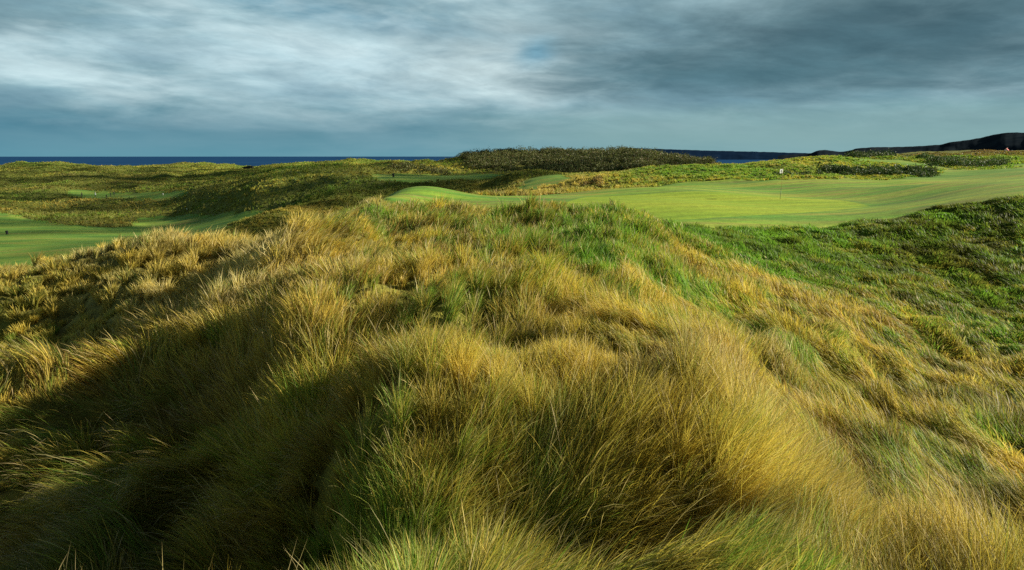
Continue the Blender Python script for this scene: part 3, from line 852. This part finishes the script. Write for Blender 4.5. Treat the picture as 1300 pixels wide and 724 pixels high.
def lathe(bm, prof, c=(0, 0), n=16):
    rings = []
    for r_, z_ in prof:
        rings.append([bm.verts.new((c[0] + r_ * math.cos(k * 2 * math.pi / n), c[1] + r_ * math.sin(k * 2 * math.pi / n), z_)) for k in range(n)])
    for a_, b_ in zip(rings, rings[1:]):
        for k in range(n):
            bm.faces.new((a_[k], a_[(k + 1) % n], b_[(k + 1) % n], b_[k]))
    bm.faces.new(list(reversed(rings[0])))
    bm.faces.new(rings[-1])


def box(bm, x0, x1, y0, y1, z0, z1):
    v = [bm.verts.new(p) for p in ((x0, y0, z0), (x1, y0, z0), (x1, y1, z0), (x0, y1, z0), (x0, y0, z1), (x1, y0, z1), (x1, y1, z1), (x0, y1, z1))]
    for f in ((3, 2, 1, 0), (4, 5, 6, 7), (0, 1, 5, 4), (1, 2, 6, 5), (2, 3, 7, 6), (3, 0, 4, 7)):
        bm.faces.new([v[k] for k in f])


WHITE = simple_mat('white_paint', (.8, .8, .78), .5, .04)
POLE = simple_mat('pole_paint', (.55, .36, .22), .45, .15)
POLED = simple_mat('pole_dark_paint', (.05, .05, .045), .45, .15)
INK = simple_mat('black_ink', (.015, .015, .02), .6, .1)
DARKW = simple_mat('dark_timber', (.03, .025, .02), .9, .4)
REDR = simple_mat('red_roof', (.60, .13, .12), .8, .25, 1.0)
PLASTER = simple_mat('plaster', (.62, .56, .5), .9, .1)
GLASS = simple_mat('dark_glass', (.03, .035, .04), .2, .1)
EARTH = simple_mat('hole_liner', (.03, .03, .025), .9, .2)

# flagstick on the green
fx, fy = at(990, 48)
fz = gz(fx, fy)
fl = empty('golf_flagstick', fx, fy, fz, label='thin flagstick with a white flag bearing a black disc, standing on the green', category='flagstick')
bm = bmesh.new()
lathe(bm, [(.013, -.1), (.013, .75)])
bm_obj('pole', bm, POLED, fl, True)
bm = bmesh.new()
lathe(bm, [(.012, .75), (.010, 2.1), (.004, 2.115)])
bm_obj('pole', bm, POLE, fl, True)
bm = bmesh.new()
nx, nz = 14, 9
g = [[bm.verts.new((-.012 - i / nx * .40, .045 * math.sin(i / nx * 5.0) * (i / nx) + .004, 2.08 - j / nz * .29 - .05 * (i / nx) ** 2)) for j in range(nz + 1)] for i in range(nx + 1)]
for i in range(nx):
    for j in range(nz):
        bm.faces.new((g[i][j], g[i + 1][j], g[i + 1][j + 1], g[i][j + 1]))
bmesh.ops.solidify(bm, geom=list(bm.faces), thickness=.004)
flag = bm_obj('flag', bm, WHITE, fl, True)
bm = bmesh.new()
ctr = (-.20, 1.92)
vs_ = []
for side in (-1, 1):
    cv = [bm.verts.new((ctr[0] + .095 * math.cos(k * .3927), .045 * math.sin(-(ctr[0] + .095 * math.cos(k * .3927) + .012) / .42 * 5) * (-(ctr[0] + .095 * math.cos(k * .3927) + .012) / .42) + .004 + side * .007 - .002, ctr[1] + .095 * math.sin(k * .3927))) for k in range(16)]
    bm.faces.new(cv if side < 0 else list(reversed(cv)))
bm_obj('emblem', bm, INK, flag)
fl.rotation_euler = (0, math.radians(3.2), math.radians(35))
bm = bmesh.new()
lathe(bm, [(.054, 0.0), (.054, .006), (.02, .004), (.02, .0)])
cup = bm_obj('cup', bm, EARTH, fl)

# low dark shelter on the far dunes
sx, sy = at(318, 440)
sh = empty('dune_shelter', sx, sy, gz(sx, sy) - .2, label='low dark timber shelter with a sloping roof on the far dunes', category='shelter')
bm = bmesh.new()
box(bm, -2.6, 3.2, -1.6, 1.6, 0, 1.7)
bm_obj('wall', bm, DARKW, sh)
bm = bmesh.new()
v = [bm.verts.new(p) for p in ((-4.4, -2, .9), (3.7, -2, 2.0), (3.7, 2, 2.0), (-4.4, 2, .9), (-4.4, -2, 1.1), (.6, -2, 2.5), (3.7, -2, 2.3), (3.7, 2, 2.3), (.6, 2, 2.5), (-4.4, 2, 1.1))]
for f in ((0, 3, 2, 1), (0, 1, 6, 5, 4), (3, 9, 8, 7, 2), (4, 5, 8, 9), (5, 6, 7, 8), (1, 2, 7, 6), (0, 4, 9, 3)):
    bm.faces.new([v[k] for k in f])
bm_obj('roof', bm, DARKW, sh)

# red roofed cottage on the moor
hx, hy = at(1269, 880)
co = empty('cottage', hx, hy, gz(hx, hy) + .1, .8, label='small cottage with a red roof below the dark headland', category='house')


def gable(L, Wd, hw, hr, ov, pm, rm, par, chim=True):
    bm = bmesh.new()
    v = [bm.verts.new(p) for p in ((-L, -Wd, 0), (L, -Wd, 0), (L, Wd, 0), (-L, Wd, 0), (-L, -Wd, hw), (L, -Wd, hw), (L, Wd, hw), (-L, Wd, hw), (-L, 0, hr - .05), (L, 0, hr - .05))]
    for f in ((0, 1, 5, 4), (2, 3, 7, 6), (1, 2, 6, 9, 5), (3, 0, 4, 8, 7), (3, 2, 1, 0)):
        bm.faces.new([v[k] for k in f])
    bm_obj('wall', bm, pm, par)
    bm = bmesh.new()
    s = (hr - hw) / Wd
    pr = [(-Wd - ov, hw - s * ov), (0, hr), (Wd + ov, hw - s * ov), (Wd + ov, hw - s * ov + .2), (0, hr + .22), (-Wd - ov, hw - s * ov + .2)]
    a_ = [bm.verts.new((-L - ov, y_, z_)) for y_, z_ in pr]
    b_ = [bm.verts.new((L + ov, y_, z_)) for y_, z_ in pr]
    bm.faces.new(a_)
    bm.faces.new(list(reversed(b_)))
    for k in range(6):
        bm.faces.new((a_[k], b_[k], b_[(k + 1) % 6], a_[(k + 1) % 6]))
    bmesh.ops.recalc_face_normals(bm, faces=list(bm.faces))
    rf = bm_obj('roof', bm, rm, par)
    if chim:
        bm = bmesh.new()
        box(bm, L - 1.0, L - .3, -.35, .35, hr - .4, hr + 1.0)
        bm_obj('chimney', bm, pm, rf)
    for wx in (-L * .55, L * .55):
        bm = bmesh.new()
        box(bm, wx - .45, wx + .45, -Wd - .05, -Wd + .05, hw * .4, hw * .8)
        bm_obj('window', bm, GLASS, par)
    bm = bmesh.new()
    box(bm, -.45, .45, -Wd - .05, -Wd + .05, 0, hw * .8)
    bm_obj('door', bm, REDR, par)


gable(3.0, 2.2, 1.3, 3.6, .3, PLASTER, REDR, co)
hx, hy = at(1276, 885)
ou = empty('outhouse', hx, hy, gz(hx, hy) - .3, 1.35, label='tiny white outhouse immediately right of the red roofed cottage', category='outhouse')
gable(1.6, 1.1, 2.0, 3.0, .15, WHITE, simple_mat('slate', (.12, .11, .11), .7), ou, False)

# bins and marker posts
def bin_(u, d, label):
    x, y = at(u, d)
    e = empty('litter_bin', x, y, gz(x, y), label=label, category='bin')
    bm = bmesh.new()
    lathe(bm, [(.20, 0), (.22, .05), (.25, .62), (.27, .64), (.27, .68)])
    bm_obj('body', bm, INK, e, True)
    bm = bmesh.new()
    lathe(bm, [(.28, .68), (.26, .74), (.12, .80), (.02, .82)])
    bm_obj('lid', bm, INK, e, True)


bin_(500.5, 168, 'small dark bin on the mown plateau across the valley')
bin_(3.5, 143, 'small dark bin on the valley fairway at the left edge')


def post(u, d, label):
    x, y = at(u, d)
    e = empty('marker_post', x, y, gz(x, y), label=label, category='marker post', group='white marker posts in the left valley')
    bm = bmesh.new()
    lathe(bm, [(.05, -.1), (.05, .55)])
    bm_obj('post', bm, simple_mat('post_wood', (.25, .2, .14)), e, True)
    bm = bmesh.new()
    lathe(bm, [(.08, .5), (.12, .55), (.12, .70), (.07, .77), (.02, .79)])
    bm_obj('cap', bm, WHITE, e, True)


post(236.5, 184, 'white capped marker post at the top edge of the valley fairway')
post(208, 214, 'white capped marker post on the turf path above the valley fairway')

# ------------------------------------------------------------------ golfers
SKIN = simple_mat('skin', (.45, .26, .18), .6, .05)


def person(u, d, face, jacket, trousers, cap, label, pose=0):
    x, y = at(u, d)
    J = [((0, 0, .95), .125), ((0, 0, 1.15), .13), ((0, .01, 1.38), .145), ((0, .01, 1.50), .06), ((0, 0, 1.58), .075), ((0, .01, 1.68), .095), ((0, 0, 1.76), .06)]
    E = [(0, 1), (1, 2), (2, 3), (3, 4), (4, 5), (5, 6)]

    def chain(p0, pts):
        pr = p0
        for c, r_ in pts:
            J.append((c, r_))
            E.append((pr, len(J) - 1))
            pr = len(J) - 1
    st = .16 if pose == 1 else .05
    for s in (-1, 1):
        chain(0, [((.10 * s, 0, .86), .095), ((.12 * s, st * s * .6 + .02, .48), .065), ((.13 * s, st * s, .10), .045), ((.14 * s, st * s + .12, .04), .04)])
        if pose == 2:
            chain(2, [((.19 * s, .02, 1.40), .06), ((.20 * s, .12, 1.15), .048), ((.05 * s, .32, 1.02), .038), ((.02 * s, .38, .98), .036)])
        else:
            chain(2, [((.19 * s, .02, 1.40), .06), ((.25 * s, -.02 - .04 * s, 1.14), .048), ((.25 * s, .08, .92), .036), ((.25 * s, .12, .84), .038)])
    me = bpy.data.meshes.new('person')
    me.from_pydata([j[0] for j in J], E, [])
    tmp = bpy.data.objects.new('person_base', me)
    C.objects.link(tmp)
    sk = tmp.modifiers.new('s', 'SKIN')
    lay = me.skin_vertices[0].data if me.skin_vertices else None
    if lay is None:
        me.attributes.new('skin', 'FLOAT', 'POINT')
    for k, (c, r_) in enumerate(J):
        lay[k].radius = (r_, r_ * (.72 if k in (0, 1, 2) else 1))
        lay[k].use_root = (k == 0)
    sub = tmp.modifiers.new('d', 'SUBSURF')
    sub.levels = sub.render_levels = 1
    dg = bpy.context.evaluated_depsgraph_get()
    me2 = bpy.data.meshes.new_from_object(tmp.evaluated_get(dg))
    bpy.data.objects.remove(tmp)
    me2.materials.clear()
    for m_ in (trousers, jacket, SKIN, cap):
        me2.materials.append(m_)
    for p in me2.polygons:
        c = p.center
        arm_tip = abs(c.x) > .2 and c.z < .9 or (pose == 2 and c.y > .33)
        p.material_index = 2 if (c.z > 1.50 or arm_tip) else (1 if c.z > .93 or abs(c.x) > .21 else 0)
        p.use_smooth = True
    o = bpy.data.objects.new('person', me2)
    C.objects.link(o)
    o.location = (x, y, gz(x, y) + .02)
    o.rotation_euler = (0, 0, face)
    props(o, label, 'person')
    bm = bmesh.new()
    lathe(bm, [(.100, 1.69), (.108, 1.73), (.09, 1.80), (.03, 1.835)], (0, .005), 14)
    box(bm, -.06, .06, .08, .19, 1.70, 1.715)
    bm_obj('cap', bm, cap, o, True)


BLK = simple_mat('black_cloth', (.012, .012, .015), .9)
NAVY = simple_mat('navy_cloth', (.015, .02, .035), .9)
WHC = simple_mat('white_cloth', (.8, .8, .8), .9)
GRYC = simple_mat('grey_cloth', (.06, .06, .065), .9)
person(105, 240, 1.2, BLK, BLK, BLK, 'golfer in black standing alone at the left end of the upper green', 0)
person(122, 242, -.4, WHC, GRYC, WHC, 'golfer in a white top and grey trousers on the upper green', 2)
person(141.5, 238, 2.0, BLK, NAVY, BLK, 'golfer in black and navy beside the golf bag', 1)
person(146, 240, -1.2, NAVY, BLK, NAVY, 'golfer in a navy jacket, rightmost of the group', 0)
x, y = at(136, 237)
e = empty('golf_trolley', x, y, gz(x, y), .5, label='dark golf bag on a two wheeled trolley beside the golfers', category='golf trolley')
bm = bmesh.new()
lathe(bm, [(.13, .12), (.15, .2), (.14, .9), (.16, 1.0), (.15, 1.02)], (0, 0), 12)
bm_obj('bag', bm, BLK, e, True)
for s in (-1, 1):
    bm = bmesh.new()
    bmesh.ops.create_cone(bm, cap_ends=True, segments=18, radius1=.15, radius2=.15, depth=.05)
    bmesh.ops.rotate(bm, verts=bm.verts, cent=(0, 0, 0), matrix=__import__('mathutils').Matrix.Rotation(math.pi / 2, 3, 'Y'))
    bmesh.ops.translate(bm, verts=bm.verts, vec=(s * .3, .12, .15))
    bm_obj('wheel', bm, INK, e)
bm = bmesh.new()
box(bm, -.3, .3, .1, .14, .13, .17)
bm_obj('axle', bm, GRYC, e)
bm = bmesh.new()
box(bm, -.02, .02, -.28, .12, .86, .9)
bm_obj('handle', bm, GRYC, e)

# ------------------------------------------------------------------ sun, sky
SUN_AZ, SUN_EL = math.radians(89), math.radians(22)
from mathutils import Vector
sd = Vector((math.sin(SUN_AZ) * math.cos(SUN_EL), math.cos(SUN_AZ) * math.cos(SUN_EL), math.sin(SUN_EL)))
L_ = bpy.data.lights.new('sun', 'SUN')
L_.energy = 5.0
L_.angle = math.radians(.65)
L_.color = (1.0, .92, .76)
so = bpy.data.objects.new('sun', L_)
C.objects.link(so)
so.rotation_euler = sd.to_track_quat('Z', 'Y').to_euler()
so.location = (60, 0, 60)

# broken cloud added out of view on the right to half-shade the left valley
def shade_cloud(name, blobs, h, seed):
    rg = np.random.default_rng(seed)
    k = h / math.tan(SUN_EL)
    V, F = [], []
    bm = bmesh.new()
    bmesh.ops.create_icosphere(bm, subdivisions=2, radius=1.0)
    bm.verts.ensure_lookup_table()
    p = np.array([v.co[:] for v in bm.verts])
    f = np.array([[v.index for v in q.verts] for q in bm.faces])
    bm.free()
    n_ = 0
    for gx, gy, ax, ay, cover in blobs:
        cnt = int(cover * ax * ay * math.pi / 125)
        for _ in range(cnt * 2):
            t, q = rg.uniform(0, 6.283), math.sqrt(rg.random()) * 1.15
            x, y = gx + ax * q * math.cos(t), gy + ay * q * math.sin(t)
            keep = .5 + 1.1 * float(vnoise(np.array([x / 55]), np.array([y / 55]), 8)[0]) + .9 * (1 - q)
            if rg.random() > keep:
                continue
            r_ = rg.uniform(2.2, 4.6)
            sc = np.array([r_ * rg.uniform(1, 1.6), r_, r_ * rg.uniform(.5, .8)])
            c = np.array([x + k * math.sin(SUN_AZ), y + k * math.cos(SUN_AZ), h + rg.normal(0, 3)])
            V.append(p * (1 + .15 * np.sin(p[:, [1]] * 5 + n_)) * sc + c)
            F.append(f + n_ * len(p))
            n_ += 1
    o = mesh_np(name, np.concatenate(V), tris=np.concatenate(F), mat=CLOUDM, smooth=True)
    return props(o, kind='structure')


CLOUDM = simple_mat('shade_cloud_puff', (.8, .8, .8), 1.0, .03, .01)
shade_cloud('cloud', [(-100, 160, 68, 62, .75), (-150, 245, 95, 40, 1.2), (-55, 168, 45, 25, .9), (-150, 330, 100, 40, 1.0), (-250, 350, 80, 60, 1.0), (-230, 440, 170, 30, .7), (-330, 280, 70, 50, .7)], 330, 4)

Wd_ = bpy.data.worlds.new('World')
scene.world = Wd_
Wd_.use_nodes = True
nt = Wd_.node_tree
nt.nodes.clear()
out = N(nt, 'ShaderNodeOutputWorld')
bg = N(nt, 'ShaderNodeBackground', i_Strength=1.0)
nt.links.new(bg.outputs[0], out.inputs[0])
sky = N(nt, 'ShaderNodeTexSky', sky_type='NISHITA', sun_disc=False, sun_elevation=SUN_EL, sun_rotation=SUN_AZ)
skyc = mixc(nt, 1.0, sky.outputs[0], (.075, .075, .075), 'MULTIPLY')
tc = N(nt, 'ShaderNodeTexCoord')
sp = N(nt, 'ShaderNodeSeparateXYZ')
nt.links.new(tc.outputs['Generated'], sp.inputs[0])
X_, Y_, Z_ = sp.outputs
AZ = math_(nt, 'MULTIPLY', math_(nt, 'ARCTAN2', X_, Y_), 180 / math.pi)     # bearing, degrees
EL = math_(nt, 'MULTIPLY', math_(nt, 'ARCSINE', Z_), 180 / math.pi)
# cloud deck seen in perspective
den = math_(nt, 'ADD', math_(nt, 'MAXIMUM', Z_, 0.0), .12)
cv = N(nt, 'ShaderNodeCombineXYZ')
nt.links.new(math_(nt, 'DIVIDE', X_, den), cv.inputs[0])
nt.links.new(math_(nt, 'DIVIDE', Y_, den), cv.inputs[1])


def cloud(scale, detail, rough, off, dist=0.0):
    mp = N(nt, 'ShaderNodeMapping')
    mp.inputs['Location'].default_value = off
    mp.inputs['Scale'].default_value = (scale, scale * 1.0, 1)
    nt.links.new(cv.outputs[0], mp.inputs[0])
    no = N(nt, 'ShaderNodeTexNoise', i_Scale=1.0, i_Detail=detail, i_Roughness=rough, i_Distortion=dist)
    nt.links.new(mp.outputs[0], no.inputs['Vector'])
    return no.outputs[0]


c1 = cloud(.62, 8.0, .58, (3.1, 1.7, 0), .35)
c2 = cloud(1.9, 8.0, .62, (7.7, 4.1, 2), .4)
c3 = cloud(.16, 4.0, .5, (1.2, 9.4, 1), .2)


def blob(a0, e0, sa, se, rot=0.0):
    """soft mask round a bearing and elevation, its border moved by the clouds"""
    da = math_(nt, 'SUBTRACT', AZ, a0)
    de = math_(nt, 'SUBTRACT', math_(nt, 'SUBTRACT', EL, e0), math_(nt, 'MULTIPLY', da, rot))
    de = math_(nt, 'ADD', de, math_(nt, 'MULTIPLY', math_(nt, 'SUBTRACT', c1, .5), se * 3.4))
    da = math_(nt, 'ADD', da, math_(nt, 'MULTIPLY', math_(nt, 'SUBTRACT', c2, .5), sa * 1.5))
    q = math_(nt, 'ADD', math_(nt, 'POWER', math_(nt, 'ABSOLUTE', math_(nt, 'DIVIDE', da, sa)), 2.0), math_(nt, 'POWER', math_(nt, 'ABSOLUTE', math_(nt, 'DIVIDE', de, se)), 2.0))
    return math_(nt, 'POWER', 2.718, math_(nt, 'MULTIPLY', q, -1.0))


base = mixc(nt, ramp(nt, c1, [(.35, 0.0), (.65, 1.0)]), (.150, .265, .315), (.245, .365, .415))
base = mixc(nt, math_(nt, 'MULTIPLY', ramp(nt, c2, [(.4, 0.0), (.66, 1.0)]), .5), base, (.30, .42, .47))
# thin lit cloud on the left and centre
base = mixc(nt, math_(nt, 'MULTIPLY', blob(-14, 7.0, 17, 2.0, -.02), .9), base, (.48, .60, .65))
base = mixc(nt, math_(nt, 'MULTIPLY', blob(-1, 7.6, 7, 2.0), .75), base, (.62, .69, .70))
base = mixc(nt, math_(nt, 'MULTIPLY', blob(-3, 13, 15, 3.0), .7), base, (.40, .51, .56))
base = mixc(nt, math_(nt, 'MULTIPLY', blob(-36, 9.0, 5.5, 1.3), .8), base, (.16, .25, .29))
base = mixc(nt, math_(nt, 'MULTIPLY', blob(-14, 10.3, 14, .9, -.10), .7), base, (.15, .29, .38))
# clear sky shows through a gap
c4n = N(nt, 'ShaderNodeTexNoise', i_Scale=1.0, i_Detail=9.0, i_Roughness=.55, i_Distortion=.3)
c4v = N(nt, 'ShaderNodeCombineXYZ')
nt.links.new(math_(nt, 'DIVIDE', AZ, 14.0), c4v.inputs[0])
nt.links.new(math_(nt, 'DIVIDE', EL, 3.4), c4v.inputs[1])
nt.links.new(c4v.outputs[0], c4n.inputs['Vector'])
c4 = c4n.outputs[0]
base = mixc(nt, math_(nt, 'MULTIPLY', math_(nt, 'MULTIPLY', ramp(nt, c4, [(.47, 0.0), (.64, 1.0)]), .45), ramp(nt, math_(nt, 'ADD', math_(nt, 'DIVIDE', AZ, 80.0), .5), [(.50, 1.0), (.62, .25)])), base, (.70, .79, .81))
base = mixc(nt, math_(nt, 'MULTIPLY', ramp(nt, c4, [(.36, 1.0), (.48, 0.0)]), .42), base, (.13, .235, .31))
base = mixc(nt, math_(nt, 'MULTIPLY', blob(-32, 12.6, 14, 2.2), .6), base, (.20, .30, .35))
gap = blob(2.0, 8.1, 1.6, .8, .2)
base = mixc(nt, math_(nt, 'MULTIPLY', gap, .8), base, mixc(nt, .75, skyc, (.22, .52, .72)))
# heavy cloud on the right
base = mixc(nt, math_(nt, 'MULTIPLY', blob(26, 8.2, 22, 3.6, -.02), .92), base, (.050, .100, .128))
base = mixc(nt, math_(nt, 'MULTIPLY', blob(18, 6.2, 17, 2.0, -.06), .7), base, (.060, .135, .170))
base = mixc(nt, math_(nt, 'MULTIPLY', blob(33, 12.5, 14, 2.6), .55), base, (.115, .175, .19))
# low bands above the sea and the headland
lo = ramp(nt, math_(nt, 'ADD', math_(nt, 'DIVIDE', EL, 10.0), math_(nt, 'MULTIPLY', math_(nt, 'SUBTRACT', c1, .5), .22)), [(.0, 1.0), (.18, .95), (.42, 0.0)])
left = ramp(nt, math_(nt, 'ADD', math_(nt, 'DIVIDE', AZ, 80.0), .5), [(.0, 1.0), (.40, .85), (.60, .12), (1.0, .0)])
base = mixc(nt, math_(nt, 'MULTIPLY', math_(nt, 'MULTIPLY', lo, left), .92), base, (.050, .165, .235))
hz = ramp(nt, math_(nt, 'DIVIDE', EL, 10.0), [(.0, 1.0), (.10, .55), (.22, 0.0)])
base = mixc(nt, math_(nt, 'MULTIPLY', hz, .55), base, (.13, .30, .37))
rt = math_(nt, 'SUBTRACT', 1.0, left, True)
band = ramp(nt, math_(nt, 'ADD', math_(nt, 'DIVIDE', EL, 10.0), math_(nt, 'MULTIPLY', math_(nt, 'SUBTRACT', c1, .5), .15)), [(.0, .7), (.16, .95), (.30, .7), (.42, .0)])
base = mixc(nt, math_(nt, 'MULTIPLY', math_(nt, 'MULTIPLY', band, rt), .85), base, (.215, .335, .335))
c5n = N(nt, 'ShaderNodeTexNoise', i_Scale=1.0, i_Detail=10.0, i_Roughness=.62, i_Distortion=.35)
c5v = N(nt, 'ShaderNodeCombineXYZ')
nt.links.new(math_(nt, 'ADD', math_(nt, 'DIVIDE', AZ, 5.5), math_(nt, 'DIVIDE', EL, 3.0)), c5v.inputs[0])
nt.links.new(math_(nt, 'DIVIDE', EL, 1.5), c5v.inputs[1])
nt.links.new(c5v.outputs[0], c5n.inputs['Vector'])
detail = ramp(nt, c5n.outputs[0], [(.30, (.80, .83, .85)), (.48, (1.0, 1.0, 1.0)), (.54, (1.05, 1.05, 1.05)), (.68, (1.22, 1.20, 1.18))])
fade = ramp(nt, math_(nt, 'DIVIDE', EL, 10.0), [(.12, 0.0), (.45, 1.0)])
base = mixc(nt, 1.0, base, mixc(nt, fade, (1, 1, 1), detail), 'MULTIPLY')
# above the picture the cover is an even grey; below the horizon the sea's tone
up = ramp(nt, math_(nt, 'DIVIDE', EL, 90.0), [(.17, 0.0), (.35, 1.0)])
base = mixc(nt, up, base, mixc(nt, .1, (.06, .075, .08), skyc))
base = mixc(nt, 1.0, base, (.58, .63, .63), 'MULTIPLY')
nt.links.new(base, bg.inputs[0])

# ------------------------------------------------------------------ camera and output
cam = bpy.data.cameras.new('camera')
cam.lens = 36.0 * FPX / 1300.0
cam.sensor_width = 36.0
cam.clip_start = .05
cam.clip_end = 100000
cobj = bpy.data.objects.new('camera', cam)
C.objects.link(cobj)
cobj.location = (0, 0, EYE)
cobj.rotation_euler = (math.pi / 2 - TH, 0, 0)
scene.camera = cobj
scene.render.engine = 'CYCLES'
scene.view_settings.view_transform = 'Standard'
scene.view_settings.look = 'None'
scene.view_settings.gamma = 1.0
scene.view_settings.exposure = 0.95
scene.view_settings.use_curve_mapping = False
scene.cycles.max_bounces = 6
scene.cycles.diffuse_bounces = 3
scene.cycles.transmission_bounces = 4
scene.cycles.sample_clamp_indirect = 6
scene.cycles.use_denoising = False
